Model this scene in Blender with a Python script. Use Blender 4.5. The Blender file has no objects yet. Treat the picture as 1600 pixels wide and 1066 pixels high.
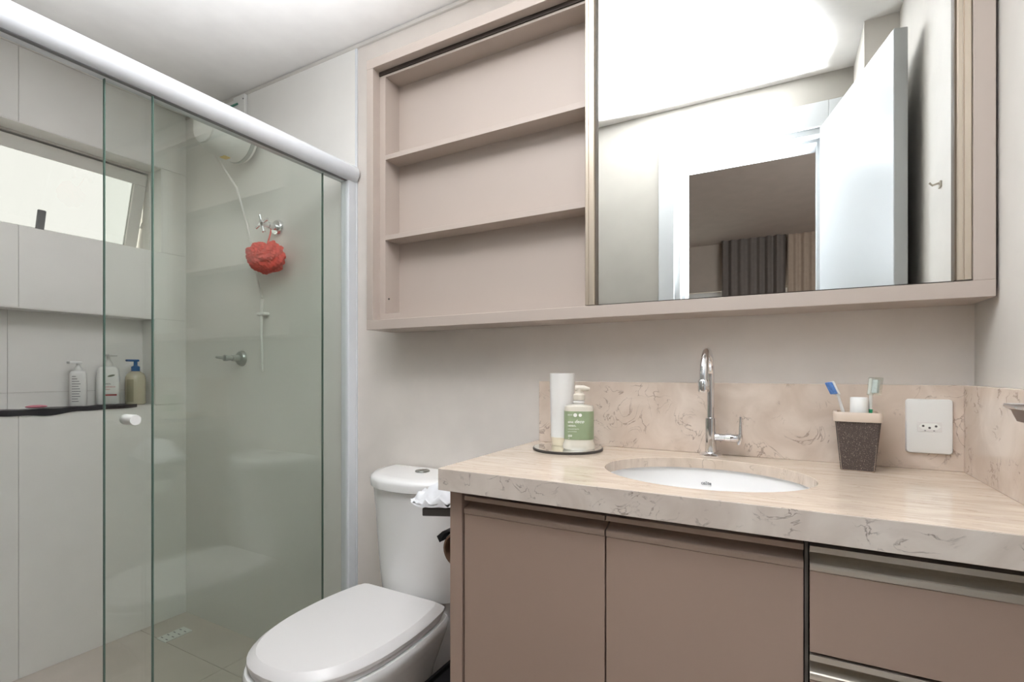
import bpy, bmesh, math, random
from mathutils import Vector, Matrix
random.seed(7)
SC = bpy.context.scene
COL = SC.collection

# ------------------------------------------------------------------ camera
FPX, HX, HY, CAM = 778.5, 422.0, 581.0, Vector((0, -1.3, 1.10))
cd = bpy.data.cameras.new('camera'); cam = bpy.data.objects.new('camera', cd); COL.objects.link(cam)
cd.sensor_width = 36; cd.lens = FPX / 1600 * 36; cd.shift_y = (HY - 533) / 1600
cd.clip_start = 0.01; cd.clip_end = 60
cam.location = CAM; cam.rotation_euler = (math.pi / 2, 0, math.atan2(HX, FPX))
SC.camera = cam
# ------------------------------------------------------------------ sky
W = bpy.data.worlds.new('overcast_sky'); SC.world = W; W.use_nodes = True
bgn = W.node_tree.nodes['Background']
bgn.inputs[0].default_value = (1.0, 0.985, 0.94, 1); bgn.inputs[1].default_value = 4.0
# ------------------------------------------------------------------ photographer's flash, turned up to the ceiling
fl = bpy.data.lights.new('flash_lamp', 'SPOT'); fl.energy = 860; fl.spot_size = math.radians(78); fl.spot_blend = 1.0
fl.shadow_soft_size = 0.04; fl.color = (0.93, 0.97, 1.04)
flo = bpy.data.objects.new('flash_lamp', fl); COL.objects.link(flo)
flo.location = (0.06, -1.30, 1.25)
flo.rotation_euler = Vector((-0.61, 0.165, 1.0)).to_track_quat('-Z', 'Y').to_euler()
# ------------------------------------------------------------------ exposure
SC.view_settings.view_transform = 'Standard'; SC.view_settings.look = 'None'
SC.view_settings.gamma = 1; SC.view_settings.exposure = 0.22; SC.view_settings.use_curve_mapping = False

# ================================================================== materials
def lin(c):
    return tuple(((v / 255) / 12.92 if v / 255 <= 0.04045 else ((v / 255 + 0.055) / 1.055) ** 2.4) for v in c) + (1,)

def mat(name, rgb, rough=0.5, metal=0.0, var=0.04, scale=8.0, bump=0.0, bscale=200.0, spec=0.5, coat=0.0):
    """plain procedural material: slightly mottled colour, optional fine relief"""
    m = bpy.data.materials.new(name); m.use_nodes = True
    nt = m.node_tree; N = nt.nodes; L = nt.links; b = N['Principled BSDF']
    b.inputs['Roughness'].default_value = rough; b.inputs['Metallic'].default_value = metal
    b.inputs['Specular IOR Level'].default_value = spec
    if coat: b.inputs['Coat Weight'].default_value = coat; b.inputs['Coat Roughness'].default_value = 0.05
    tc = N.new('ShaderNodeTexCoord'); nz = N.new('ShaderNodeTexNoise')
    nz.inputs['Scale'].default_value = scale; nz.inputs['Detail'].default_value = 4
    L.new(tc.outputs['Object'], nz.inputs['Vector'])
    cr = N.new('ShaderNodeValToRGB'); c = lin(rgb)
    cr.color_ramp.elements[0].position = 0.3; cr.color_ramp.elements[1].position = 0.7
    cr.color_ramp.elements[0].color = tuple(v * (1 - var) for v in c[:3]) + (1,)
    cr.color_ramp.elements[1].color = tuple(min(1, v * (1 + var)) for v in c[:3]) + (1,)
    L.new(nz.outputs['Fac'], cr.inputs['Fac']); L.new(cr.outputs['Color'], b.inputs['Base Color'])
    if bump:
        n2 = N.new('ShaderNodeTexNoise'); n2.inputs['Scale'].default_value = bscale
        bp = N.new('ShaderNodeBump'); bp.inputs['Strength'].default_value = bump; bp.inputs['Distance'].default_value = 0.002
        L.new(tc.outputs['Object'], n2.inputs['Vector']); L.new(n2.outputs['Fac'], bp.inputs['Height'])
        L.new(bp.outputs['Normal'], b.inputs['Normal'])
    return m

def marble(name, light, mid, dark, stretch=(1, 1, 1), vein=0.55, rough=0.12, seed=0.0):
    m = bpy.data.materials.new(name); m.use_nodes = True
    nt = m.node_tree; N = nt.nodes; L = nt.links; b = N['Principled BSDF']
    b.inputs['Roughness'].default_value = rough
    tc = N.new('ShaderNodeTexCoord'); mp = N.new('ShaderNodeMapping')
    mp.inputs['Scale'].default_value = stretch; mp.inputs['Location'].default_value = (seed, seed * 0.7, seed * 1.3)
    L.new(tc.outputs['Object'], mp.inputs['Vector'])
    n1 = N.new('ShaderNodeTexNoise'); n1.inputs['Scale'].default_value = 9; n1.inputs['Detail'].default_value = 7
    n1.inputs['Distortion'].default_value = 1.2; L.new(mp.outputs[0], n1.inputs['Vector'])
    r1 = N.new('ShaderNodeValToRGB'); e = r1.color_ramp.elements
    e[0].position = 0.32; e[0].color = lin(mid); e[1].position = 0.66; e[1].color = lin(light)
    L.new(n1.outputs['Fac'], r1.inputs['Fac'])
    # fine curled veins: where a distorted noise crosses its middle value, kept only inside patches
    n2 = N.new('ShaderNodeTexNoise'); n2.inputs['Scale'].default_value = 14; n2.inputs['Detail'].default_value = 6
    n2.inputs['Distortion'].default_value = 2.2; L.new(mp.outputs[0], n2.inputs['Vector'])
    r2 = N.new('ShaderNodeValToRGB'); e = r2.color_ramp.elements
    e[0].position = 0.478; e[0].color = (0, 0, 0, 1); e[1].position = 0.522; e[1].color = (0, 0, 0, 1)
    k = e.new(0.5); k.color = (1, 1, 1, 1)
    L.new(n2.outputs['Fac'], r2.inputs['Fac'])
    n3 = N.new('ShaderNodeTexNoise'); n3.inputs['Scale'].default_value = 17; n3.inputs['Detail'].default_value = 3
    L.new(mp.outputs[0], n3.inputs['Vector'])
    r3 = N.new('ShaderNodeValToRGB'); e = r3.color_ramp.elements
    e[0].position = 0.50; e[0].color = (0, 0, 0, 1); e[1].position = 0.60; e[1].color = (1, 1, 1, 1)
    L.new(n3.outputs['Fac'], r3.inputs['Fac'])
    mu = N.new('ShaderNodeMath'); mu.operation = 'MULTIPLY'
    L.new(r2.outputs['Color'], mu.inputs[0]); L.new(r3.outputs['Color'], mu.inputs[1])
    mu2 = N.new('ShaderNodeMath'); mu2.operation = 'MULTIPLY'; mu2.inputs[1].default_value = vein
    L.new(mu.outputs[0], mu2.inputs[0])
    mx = N.new('ShaderNodeMix'); mx.data_type = 'RGBA'
    L.new(mu2.outputs[0], mx.inputs['Factor']); L.new(r1.outputs['Color'], mx.inputs['A'])
    mx.inputs['B'].default_value = lin(dark)
    L.new(mx.outputs['Result'], b.inputs['Base Color'])
    return m

def glass(name, tint, ior=1.5, gloss=1.0):
    """clear pane: tinted straight-through light with fresnel reflection"""
    m = bpy.data.materials.new(name); m.use_nodes = True
    nt = m.node_tree; N = nt.nodes; L = nt.links
    N.remove(N['Principled BSDF']); out = N['Material Output']
    tr = N.new('ShaderNodeBsdfTransparent'); tr.inputs[0].default_value = tint + (1,)
    gl = N.new('ShaderNodeBsdfGlossy'); gl.inputs['Roughness'].default_value = 0.0
    fr = N.new('ShaderNodeFresnel'); fr.inputs['IOR'].default_value = ior
    mx = N.new('ShaderNodeMixShader'); mm = N.new('ShaderNodeMath'); mm.operation = 'MULTIPLY'; mm.inputs[1].default_value = gloss
    ge = N.new('ShaderNodeNewGeometry'); mr = N.new('ShaderNodeMapRange')   # same fresnel on both faces of the pane
    mr.inputs['To Min'].default_value = ior; mr.inputs['To Max'].default_value = 1 / ior
    L.new(ge.outputs['Backfacing'], mr.inputs['Value']); L.new(mr.outputs[0], fr.inputs['IOR'])
    L.new(fr.outputs[0], mm.inputs[0]); L.new(mm.outputs[0], mx.inputs[0])
    L.new(tr.outputs[0], mx.inputs[1]); L.new(gl.outputs[0], mx.inputs[2]); L.new(mx.outputs[0], out.inputs['Surface'])
    return m

M = dict(
    wall=mat('wall_paint', (226, 218, 210), 0.6, bump=0.02),
    wall_front=mat('white_wall_paint_darkened', (156, 152, 145), 0.55, bump=0.02),  # right wall's paint, darkened in colour to offset the strong flash light here
    wall_white=mat('white_wall_paint', (214, 209, 202), 0.55, bump=0.02),
    ceil=mat('ceiling_paint', (240, 237, 233), 0.8),
    tile=mat('wall_tile', (240, 238, 233), 0.3, var=0.015),
    grout=mat('grout', (212, 209, 202), 0.8),
    floor=mat('floor_porcelain', (212, 201, 191), 0.4, var=0.06, scale=5),
    cab=mat('taupe_lacquer', (182, 169, 159), 0.45, var=0.01, bump=0.01, bscale=900),
    cabdark=mat('dark_taupe_lacquer', (168, 145, 131), 0.42, var=0.012, bump=0.02, bscale=900),
    cabin=mat('cabinet_inside', (60, 50, 44), 0.6),
    taupe_prof=mat('taupe_metal_profile', (172, 152, 138), 0.4, metal=0.25, var=0.01),
    alu=mat('satin_aluminium', (206, 198, 186), 0.38, metal=0.7, var=0.01),
    champ=mat('champagne_aluminium', (205, 193, 176), 0.3, metal=0.75, var=0.01),
    white_alu=mat('white_aluminium', (226, 229, 233), 0.25, var=0.01),
    win_alu=mat('window_aluminium', (222, 220, 213), 0.4, metal=0.1, var=0.02),
    chrome=mat('chrome', (232, 232, 234), 0.06, metal=1.0, var=0.0),
    mirror=mat('mirror_silver', (243, 245, 243), 0.0, metal=1.0, var=0.0),
    porcelain=mat('white_porcelain', (243, 242, 240), 0.12, var=0.006, coat=0.3),
    seatp=mat('white_seat_plastic', (232, 229, 227), 0.3, var=0.006),
    whitep=mat('white_plastic', (236, 236, 232), 0.35, var=0.01),
    soft_white=mat('soft_white_plastic', (232, 230, 226), 0.45, var=0.01),
    black=mat('black_plastic', (26, 25, 27), 0.45, var=0.1),
    gunmetal=mat('dark_grey_metal', (74, 70, 67), 0.45, metal=0.3, var=0.03),
    button=mat('grey_button', (150, 152, 146), 0.25, metal=0.8, var=0.02),
    brown=mat('brown_cardboard', (110, 82, 64), 0.8, var=0.1),
    paper=mat('paper', (236, 234, 230), 0.85, var=0.02),
    film=mat('white_film', (240, 241, 244), 0.35, var=0.02),
    filmblue=mat('pale_blue_print', (176, 180, 214), 0.4, var=0.05),
    red=mat('red_mesh', (236, 88, 78), 0.7, var=0.18, scale=60),
    pink=mat('pink_soap', (226, 140, 156), 0.4),
    liner=mat('black_liner', (44, 42, 46), 0.4, var=0.2, scale=30),
    beige=mat('beige_plastic', (210, 193, 176), 0.4, var=0.01),
    beige_tube=mat('beige_cap', (226, 212, 186), 0.4, var=0.01),
    blue=mat('blue_plastic', (30, 98, 160), 0.35),
    green=mat('green_plastic', (36, 150, 104), 0.4),
    bristle=mat('blue_bristle', (92, 134, 200), 0.7, var=0.2, scale=200),
    bristle_w=mat('pale_bristle', (214, 222, 222), 0.7, var=0.1, scale=200),
    amber=mat('olive_liquid', (190, 183, 158), 0.2, var=0.05, coat=0.4),
    label_green=mat('green_label', (150, 166, 132), 0.45, var=0.05, scale=30),
    label_dim=mat('pale_label', (150, 146, 120), 0.5),
    soapbody=mat('pale_bottle', (220, 214, 200), 0.2, var=0.02, coat=0.3),
    ink=mat('dark_print', (84, 82, 80), 0.6), inkred=mat('red_print', (196, 60, 58), 0.6),
    inkwhite=mat('white_print', (244, 246, 240), 0.6), inkleaf=mat('leaf_print', (120, 128, 104), 0.6),
    inkgrey=mat('grey_print', (120, 120, 122), 0.6),
    yellow=mat('yellow_sticker', (232, 206, 120), 0.5), wire=mat('green_wire', (70, 130, 112), 0.5),
    greymetal=mat('worn_grey_metal', (182, 186, 182), 0.3, metal=0.7, var=0.05),
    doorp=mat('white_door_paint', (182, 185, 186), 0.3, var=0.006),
    curtain=mat('grey_curtain', (120, 114, 112), 0.9, var=0.05, scale=30),
    sheer=mat('beige_curtain', (176, 160, 148), 0.9, var=0.05, scale=30),
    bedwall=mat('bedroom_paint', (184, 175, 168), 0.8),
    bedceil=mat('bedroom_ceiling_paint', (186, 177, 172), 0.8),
    bedfloor=mat('bedroom_floor_wood', (150, 122, 98), 0.5, var=0.15),
    dishmetal=mat('brownish_steel', (134, 120, 112), 0.35, metal=0.4, var=0.02),
    groove_shade=mat('brown_groove_shade', (96, 82, 66), 0.6),  # shade of the stile grooves put into the colour
    edge=mat('glass_edge_green', (92, 122, 110), 0.3),
    pump=mat('pale_pump_plastic', (216, 208, 194), 0.4),
    shadowgap=mat('dark_gap', (90, 84, 78), 0.8),
    stone=marble('travertine', (228, 213, 199), (208, 190, 174), (126, 102, 88), (1, 1, 1), 0.7, 0.2),
    stone_top=marble('travertine_top', (220, 203, 186), (204, 186, 168), (146, 124, 104), (0.9, 5.5, 1), 0.6, 0.1, 3.1),
    stone_front=marble('travertine_front', (222, 211, 200), (200, 186, 174), (104, 88, 78), (1, 1, 1.2), 0.75, 0.2, 5.3),
    speck=None,
    shglass=glass('shower_glass', (0.955, 0.972, 0.955)),
    winglass=glass('window_glass', (0.90, 0.92, 0.89)),
    dimglass=glass('dimmed_privacy_glass', (0.455, 0.46, 0.45)),  # tint darkened so the bright sky behind the pane looks dimmer
)
def speckle(name):
    m = mat(name, (78, 68, 64), 0.5)
    nt = m.node_tree; N = nt.nodes; L = nt.links; b = N['Principled BSDF']
    tc = N.new('ShaderNodeTexCoord'); nz = N.new('ShaderNodeTexNoise'); nz.inputs['Scale'].default_value = 700
    r = N.new('ShaderNodeValToRGB'); e = r.color_ramp.elements
    e[0].position = 0.60; e[0].color = lin((78, 67, 63)); e[1].position = 0.72; e[1].color = lin((190, 176, 160))
    L.new(tc.outputs['Object'], nz.inputs['Vector']); L.new(nz.outputs['Fac'], r.inputs['Fac']); L.new(r.outputs['Color'], b.inputs['Base Color'])
    return m
M['speck'] = speckle('speckled_brown')

# ================================================================== helpers
def wloc(o):
    v = Vector((0, 0, 0))
    while o is not None:
        v += o.location; o = o.parent
    return v

def obj(name, bm, m, parent=None, smooth=False, origin=None, sharp=40):
    """link a bmesh given in world coordinates as ONE mesh object"""
    me = bpy.data.meshes.new(name)
    bmesh.ops.recalc_face_normals(bm, faces=bm.faces)
    off = wloc(parent) if parent else Vector((0, 0, 0))
    if parent is None:
        xs = [v.co for v in bm.verts]
        if origin is None:
            origin = Vector(((min(c.x for c in xs) + max(c.x for c in xs)) / 2, (min(c.y for c in xs) + max(c.y for c in xs)) / 2, min(c.z for c in xs)))
        off = Vector(origin)
    bmesh.ops.translate(bm, verts=bm.verts, vec=-off)
    bm.to_mesh(me); bm.free()
    if smooth:
        for p in me.polygons: p.use_smooth = True
    me.materials.append(M[m] if isinstance(m, str) else m)
    o = bpy.data.objects.new(name, me); COL.objects.link(o)
    if parent: o.parent = parent
    else: o.location = off
    if smooth:
        try:
            me.set_sharp_from_angle(angle=math.radians(sharp))
        except Exception: pass
    return o

def tag(o, label, cat=None, group=None, kind=None):
    o['label'] = label
    if cat: o['category'] = cat
    if group: o['group'] = group
    if kind: o['kind'] = kind
    return o

def thing(name, loc, label, cat, group=None, kind=None):
    o = bpy.data.objects.new(name, None); COL.objects.link(o); o.location = loc; o.empty_display_size = 0.05
    return tag(o, label, cat, group, kind)

def box(bm, x0, x1, y0, y1, z0, z1, bev=0.0, seg=2):
    r = bmesh.ops.create_cube(bm, size=1)
    vs = r['verts']
    for v in vs:
        v.co = Vector((x0 + (v.co.x + .5) * (x1 - x0), y0 + (v.co.y + .5) * (y1 - y0), z0 + (v.co.z + .5) * (z1 - z0)))
    if bev:
        es = list({e for v in vs for e in v.link_edges})
        bmesh.ops.bevel(bm, geom=es, offset=bev, segments=seg, affect='EDGES', profile=0.5)
    return vs

def B(x0, x1, y0, y1, z0, z1, bev=0.0, seg=2):
    bm = bmesh.new(); box(bm, x0, x1, y0, y1, z0, z1, bev, seg); return bm

def loft(rings, close=True, cap0=True, cap1=True, bm=None):
    """rings: lists of equal length of points"""
    bm = bm or bmesh.new()
    R = [[bm.verts.new(p) for p in r] for r in rings]
    n = len(R[0])
    for a, b in zip(R, R[1:]):
        for i in range(n if close else n - 1):
            j = (i + 1) % n
            bm.faces.new((a[i], a[j], b[j], b[i]))
    if cap0: bm.faces.new(R[0][::-1])
    if cap1: bm.faces.new(R[-1])
    return bm

def lathe(prof, c, axis='z', n=28, cap0=True, cap1=True, bm=None, sx=1.0, sy=1.0):
    """prof: (radius, distance along axis)"""
    rings = []
    for r, h in prof:
        ring = []
        for i in range(n):
            a = 2 * math.pi * i / n
            p, q = r * math.cos(a) * sx, r * math.sin(a) * sy
            if axis == 'z': ring.append((c[0] + p, c[1] + q, c[2] + h))
            elif axis == 'y': ring.append((c[0] + p, c[1] + h, c[2] + q))
            else: ring.append((c[0] + h, c[1] + p, c[2] + q))
        rings.append(ring)
    return loft(rings, True, cap0, cap1, bm)

def tube(pts, r, n=12, bm=None, caps=True):
    pts = [Vector(p) for p in pts]; rings = []
    rs = r if isinstance(r, (list, tuple)) else [r] * len(pts)
    up = None
    for i, p in enumerate(pts):
        d = (pts[min(i + 1, len(pts) - 1)] - pts[max(i - 1, 0)]).normalized()
        if up is None:
            up = Vector((0, 0, 1)) if abs(d.z) < 0.9 else Vector((1, 0, 0))
        a = d.cross(up).normalized(); b = a.cross(d).normalized(); up = b
        rings.append([p + (a * math.cos(2 * math.pi * k / n) + b * math.sin(2 * math.pi * k / n)) * rs[i] for k in range(n)])
    return loft(rings, True, caps, caps, bm)

def prism_x(poly, x0, x1, bm=None):
    """poly of (y,z) extruded along x"""
    return loft([[(x0, y, z) for y, z in poly], [(x1, y, z) for y, z in poly]], bm=bm)

def prism_y(poly, y0, y1, bm=None):
    return loft([[(x, y0, z) for x, z in poly], [(x, y1, z) for x, z in poly]], bm=bm)

def prism_z(poly, z0, z1, bm=None):
    return loft([[(x, y, z0) for x, y in poly], [(x, y, z1) for x, y in poly]], bm=bm)

def text_bm(s, size, italic=0.0, bold=0.0):
    """flat letters in the xy plane as a bmesh (converted from a font curve)"""
    cu = bpy.data.curves.new('lettering', 'FONT'); cu.body = s; cu.size = size; cu.shear = italic; cu.offset = bold; cu.resolution_u = 2
    o = bpy.data.objects.new('lettering', cu); COL.objects.link(o)
    dg = bpy.context.evaluated_depsgraph_get(); dg.update()
    me = bpy.data.meshes.new_from_object(o.evaluated_get(dg))
    bm = bmesh.new(); bm.from_mesh(me)
    bpy.data.objects.remove(o); bpy.data.curves.remove(cu); bpy.data.meshes.remove(me)
    return bm

# ================================================================== the room
XL, XR, ZC, YF = -2.403, 0.334, 2.266, -1.22
o = obj('floor', B(XL - .2, XR + .12, YF, .15, -.08, -.004), 'grout'); tag(o, 'greyish beige porcelain bathroom floor with thin joints', 'floor', kind='structure')
FT = o
xs = [XL, -1.82, -1.22, -0.62, -0.02, XR]; ys = [0, -.19, -.79, YF]
for i in range(len(xs) - 1):
    for j in range(len(ys) - 1):
        obj('floor_tile', B(xs[i] + .001, xs[i + 1] - .001, ys[j + 1] + .001, ys[j] - .001, -.004, 0), 'floor', FT)
o = obj('ceiling', B(XL - .2, XR + .12, YF - .1, .15, ZC, ZC + .1), 'ceil'); tag(o, 'smooth white bathroom ceiling', 'ceiling', kind='structure')
o = obj('wall_back', B(XL - .2, XR + .12, 0, .15, 0, ZC), 'wall'); tag(o, 'pale taupe wall behind mirror cabinet, toilet and shower', 'wall', kind='structure')
WB = o
obj('tile_cladding', B(XL, -1.336, -.006, 0, 0, ZC - .016), 'tile', WB)
obj('edge_profile', B(-1.3365, -1.329, -.0075, 0, 0, ZC - .016, .001, 1), 'white_alu', WB)
o = obj('wall_right', B(XR, XR + .12, YF - .16, .15, 0, ZC), 'wall_white'); tag(o, 'plain off-white wall to the right of the washbasin', 'wall', kind='structure')
WR = o
obj('corner_pillar', B(.24, XR, YF, -.945, 0, ZC), 'wall_white', WR)
# wall with the window and the long niche
WY0, WY1, WZ0, WZ1 = -1.12, -.107, 1.625, 1.995
NY0, NY1, NZ0, NZ1 = YF, -.133, .955, 1.331
T = XL - .22
bm = bmesh.new()
box(bm, T, XL, YF - .1, .0, 0, NZ0); box(bm, T, XL - .1, YF - .1, 0, NZ0, NZ1); box(bm, XL - .1, XL, NY1, 0, NZ0, NZ1)
box(bm, T, XL, YF - .1, 0, NZ1, WZ0); box(bm, T, XL, WY1, 0, WZ0, WZ1); box(bm, T, XL, YF - .1, WY0, WZ0, WZ1); box(bm, T, XL, YF - .1, 0, WZ1, ZC)
o = obj('wall_left', bm, 'grout'); tag(o, 'pale tiled shower wall with a high window and a long niche', 'wall', kind='structure')
WL = o
def ltile(y0, y1, z0, z1, x=XL):
    g = .0008
    obj('wall_tile', B(x, x + .004, y0 + g, y1 - g, z0 + g, z1 - g), 'tile', WL)
VJ = -.575
for (a, b) in ((YF, VJ), (VJ, 0)):
    ltile(a, b, 0, NZ0); ltile(a, b, NZ1, WZ0); ltile(a, b, WZ1, ZC)
for (a, b) in ((NY0, VJ), (VJ, NY1)):
    ltile(a, b, NZ0, 1.022, XL - .1); ltile(a, b, 1.022, NZ1, XL - .1)
ltile(NY1, 0, NZ0, NZ1); ltile(WY1, 0, WZ0, WZ1)
obj('niche_end_tile', B(XL - .1, XL + .004, NY1 - .003, NY1, NZ0, NZ1), 'tile', WL)
obj('niche_ledge_tile', B(XL - .096, XL + .004, NY0, NY1 - .003, NZ0, NZ0 + .003), 'tile', WL)
obj('niche_head_tile', B(XL - .096, XL + .004, NY0, NY1 - .003, NZ1 - .003, NZ1), 'tile', WL)
obj('window_head_tile', B(XL - .11, XL + .004, WY0, WY1 - .003, WZ1 - .003, WZ1), 'tile', WL)
obj('window_reveal_tile', B(XL - .11, XL + .004, WY1 - .003, WY1, WZ0, WZ1), 'tile', WL)
# wall with the doorway, behind the camera
DX0, DX1, DZ = -.425, .165, 2.062; YB = -1.385
bm = bmesh.new()
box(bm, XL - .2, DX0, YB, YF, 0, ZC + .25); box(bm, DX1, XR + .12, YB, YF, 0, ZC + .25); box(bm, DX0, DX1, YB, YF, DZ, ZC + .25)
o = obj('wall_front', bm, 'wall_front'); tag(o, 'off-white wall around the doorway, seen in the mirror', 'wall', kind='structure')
o = obj('trim_1', B(XL, XR, -.009, 0, ZC - .016, ZC - .003, .001, 1), 'wall_white'); tag(o, 'thin pale strip under ceiling along the mirror cabinet wall', 'trim', kind='structure')

# ---- door
d = thing('door_1', (DX0 + .3, YF - .08, 0), 'white painted door standing open with its frame, seen in the mirror', 'door', kind='structure')
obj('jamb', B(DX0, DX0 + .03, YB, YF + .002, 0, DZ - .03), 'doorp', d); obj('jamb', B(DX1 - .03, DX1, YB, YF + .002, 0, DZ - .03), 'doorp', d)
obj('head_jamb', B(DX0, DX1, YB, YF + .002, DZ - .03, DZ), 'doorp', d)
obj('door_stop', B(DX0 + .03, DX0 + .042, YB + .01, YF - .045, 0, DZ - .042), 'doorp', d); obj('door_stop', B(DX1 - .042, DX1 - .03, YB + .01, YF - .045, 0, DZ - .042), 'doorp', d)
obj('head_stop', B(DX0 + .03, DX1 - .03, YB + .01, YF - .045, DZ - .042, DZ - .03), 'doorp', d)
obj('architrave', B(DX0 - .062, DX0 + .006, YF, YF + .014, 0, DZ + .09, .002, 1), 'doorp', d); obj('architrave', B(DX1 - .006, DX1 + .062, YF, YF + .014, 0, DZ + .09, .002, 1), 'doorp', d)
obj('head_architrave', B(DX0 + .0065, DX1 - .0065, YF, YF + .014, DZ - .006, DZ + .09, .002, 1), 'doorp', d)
hx, hy, fx, fy = .128, -1.195, .270, -.635          # hinge side and free edge of the leaf
dv = Vector((fx - hx, fy - hy, 0)); ln = dv.length; dv.normalize(); nv = Vector((dv.y, -dv.x, 0))
def leafbox(s0, s1, t0, t1, z0, z1, bev=.002):
    bm = B(s0, s1, t0, t1, z0, z1, bev, 1)
    for v in bm.verts: v.co = Vector((hx, hy, 0)) + dv * v.co.x + nv * v.co.y + Vector((0, 0, v.co.z))
    return bm
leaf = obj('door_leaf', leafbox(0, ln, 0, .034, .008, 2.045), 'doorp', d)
hb = leafbox(ln - .09, ln - .05, -.008, .0, .98, 1.06, .001)
obj('rose_plate', hb, 'alu', leaf)
p0 = Vector((hx, hy, 1.03)) + dv * (ln - .07)
obj('lever_handle', tube([p0, p0 - nv * .035, p0 - nv * .045 - dv * .02, p0 - nv * .045 - dv * .10], .008, 10), 'alu', leaf, True)

# ---- bedroom beyond the doorway (seen only in the mirror)
BX0, BX1, BY, BZ = -2.3, 1.6, -4.74, 2.48
tag(obj('floor_bedroom', B(BX0, BX1, BY, YB, -.08, 0), 'bedfloor'), 'wooden floor of the bedroom beyond the doorway', 'floor', kind='structure')
tag(obj('ceiling_bedroom', B(BX0, BX1, BY - .15, YB, BZ, BZ + .1), 'bedceil'), 'dim bedroom ceiling seen in mirror through the doorway', 'ceiling', kind='structure')
tag(obj('wall_bedroom_left', B(BX0 - .1, BX0, BY - .15, YB, 0, BZ), 'bedwall'), 'side wall of the bedroom nearer the shower', 'wall', kind='structure')
tag(obj('wall_bedroom_right', B(BX1, BX1 + .1, BY - .15, YB, 0, BZ), 'bedwall'), 'side wall of the bedroom behind the open door', 'wall', kind='structure')
bm = bmesh.new(); wx0, wx1, wz0, wz1 = -.98, .5, 1.1, 1.97
box(bm, BX0, wx0, BY - .15, BY, 0, BZ); box(bm, wx1, BX1, BY - .15, BY, 0, BZ); box(bm, wx0, wx1, BY - .15, BY, 0, wz0); box(bm, wx0, wx1, BY - .15, BY, wz1, BZ)
tag(obj('wall_bedroom_far', bm, 'bedwall'), 'far bedroom wall behind the curtains, seen in mirror', 'wall', kind='structure')
w2 = thing('window_2', (0, BY - .1, wz0), 'white framed bedroom window half behind the grey curtain', 'window', kind='structure')
for a in ((wx0, wx0 + .05), (-.08, -.02), (wx1 - .05, wx1)): obj('stile', B(a[0], a[1], BY - .12, BY - .07, wz0, wz1), 'white_alu', w2)
for a in ((wz0, wz0 + .05), (wz1 - .05, wz1)): obj('frame_rail', B(wx0, wx1, BY - .118, BY - .072, a[0], a[1]), 'white_alu', w2)
for a in ((wx0 + .05, -.08), (-.02, wx1 - .05)): obj('pane', B(a[0], a[1], BY - .097, BY - .093, wz0 + .05, wz1 - .05), 'winglass', w2)
def curtain(name, x0, x1, m, label, folds, y, amp):
    n = folds * 10; A, Bk = [], []
    for i in range(n + 1):
        t = i / n; x = x0 + (x1 - x0) * t
        yy = y + amp * math.sin(2 * math.pi * folds * t + .7 * math.sin(9 * t)) + .006 * math.sin(37 * t)
        A.append((x, yy)); Bk.append((x, yy - .004))
    ring = A + Bk[::-1]
    o = obj(name, loft([[(x, yy, z) for x, yy in ring] for z in (.02, .8, 1.6, 2.479)]), m, None, True)
    return tag(o, label, 'curtain')
curtain('grey_curtain', -.56, .03, 'curtain', 'dark grey pleated bedroom curtain hanging full length, seen in mirror', 7, -4.62, .020)
curtain('beige_curtain', .045, .95, 'sheer', 'beige bedroom curtain hanging beside the grey one, seen in mirror', 13, -4.65, .012)

# ---- bathroom window: aluminium frame and one top-hung sash pushed outwards
WX = XL - .087
w1 = thing('window_1', (WX, (WY0 + WY1) / 2, WZ0), 'aluminium window above the shower niche, its sash tilted outwards', 'window', kind='structure')
obj('frame_head', B(WX - .05, WX, WY0, WY1 - .003, WZ1 - .012, WZ1), 'win_alu', w1); obj('frame_sill', B(WX - .05, WX, WY0, WY1 - .003, WZ0, WZ0 + .006), 'win_alu', w1)
for a in ((WY0, WY0 + .006), (WY1 - .008, WY1 - .003)): obj('frame_stile', B(WX - .05, WX, a[0], a[1], WZ0 + .006, WZ1 - .012), 'win_alu', w1)
ang = math.radians(-17.5); HG = Vector((WX - .022, 0, WZ1 - .014))
def tilt(bm):
    R = Matrix.Rotation(-ang, 4, 'Y')
    for v in bm.verts: v.co = HG + R @ (v.co - HG)
    return bm
zt, zb = WZ1 - .014, WZ0 + .008; ya, yb = WY0 + .009, WY1 - .010
sash = obj('sash_top_rail', tilt(B(WX - .03, WX - .002, ya, yb, zt - .05, zt, .002, 1)), 'win_alu', w1)
obj('sash_bottom_rail', tilt(B(WX - .03, WX - .002, ya, yb, zb, zb + .024, .002, 1)), 'win_alu', w1)
for a in ((ya, ya + .045), (yb - .045, yb)): obj('sash_stile', tilt(B(WX - .03, WX - .002, a[0], a[1], zb + .024, zt - .05, .002, 1)), 'win_alu', w1)
obj('window_pane', tilt(B(WX - .019, WX - .014, ya + .045, yb - .045, zb + .024, zt - .05)), 'dimglass', w1)
bm = tilt(B(WX - .002, WX + .012, -.47, -.445, zb + .01, zb + .10, .003, 1)); obj('window_handle', bm, 'inkgrey', w1)
obj('stay_arm', tube([(WX - .02, yb + .008, zt - .16), (WX - .075, yb + .004, zb + .12)], .004, 8), 'win_alu', w1)

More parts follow.
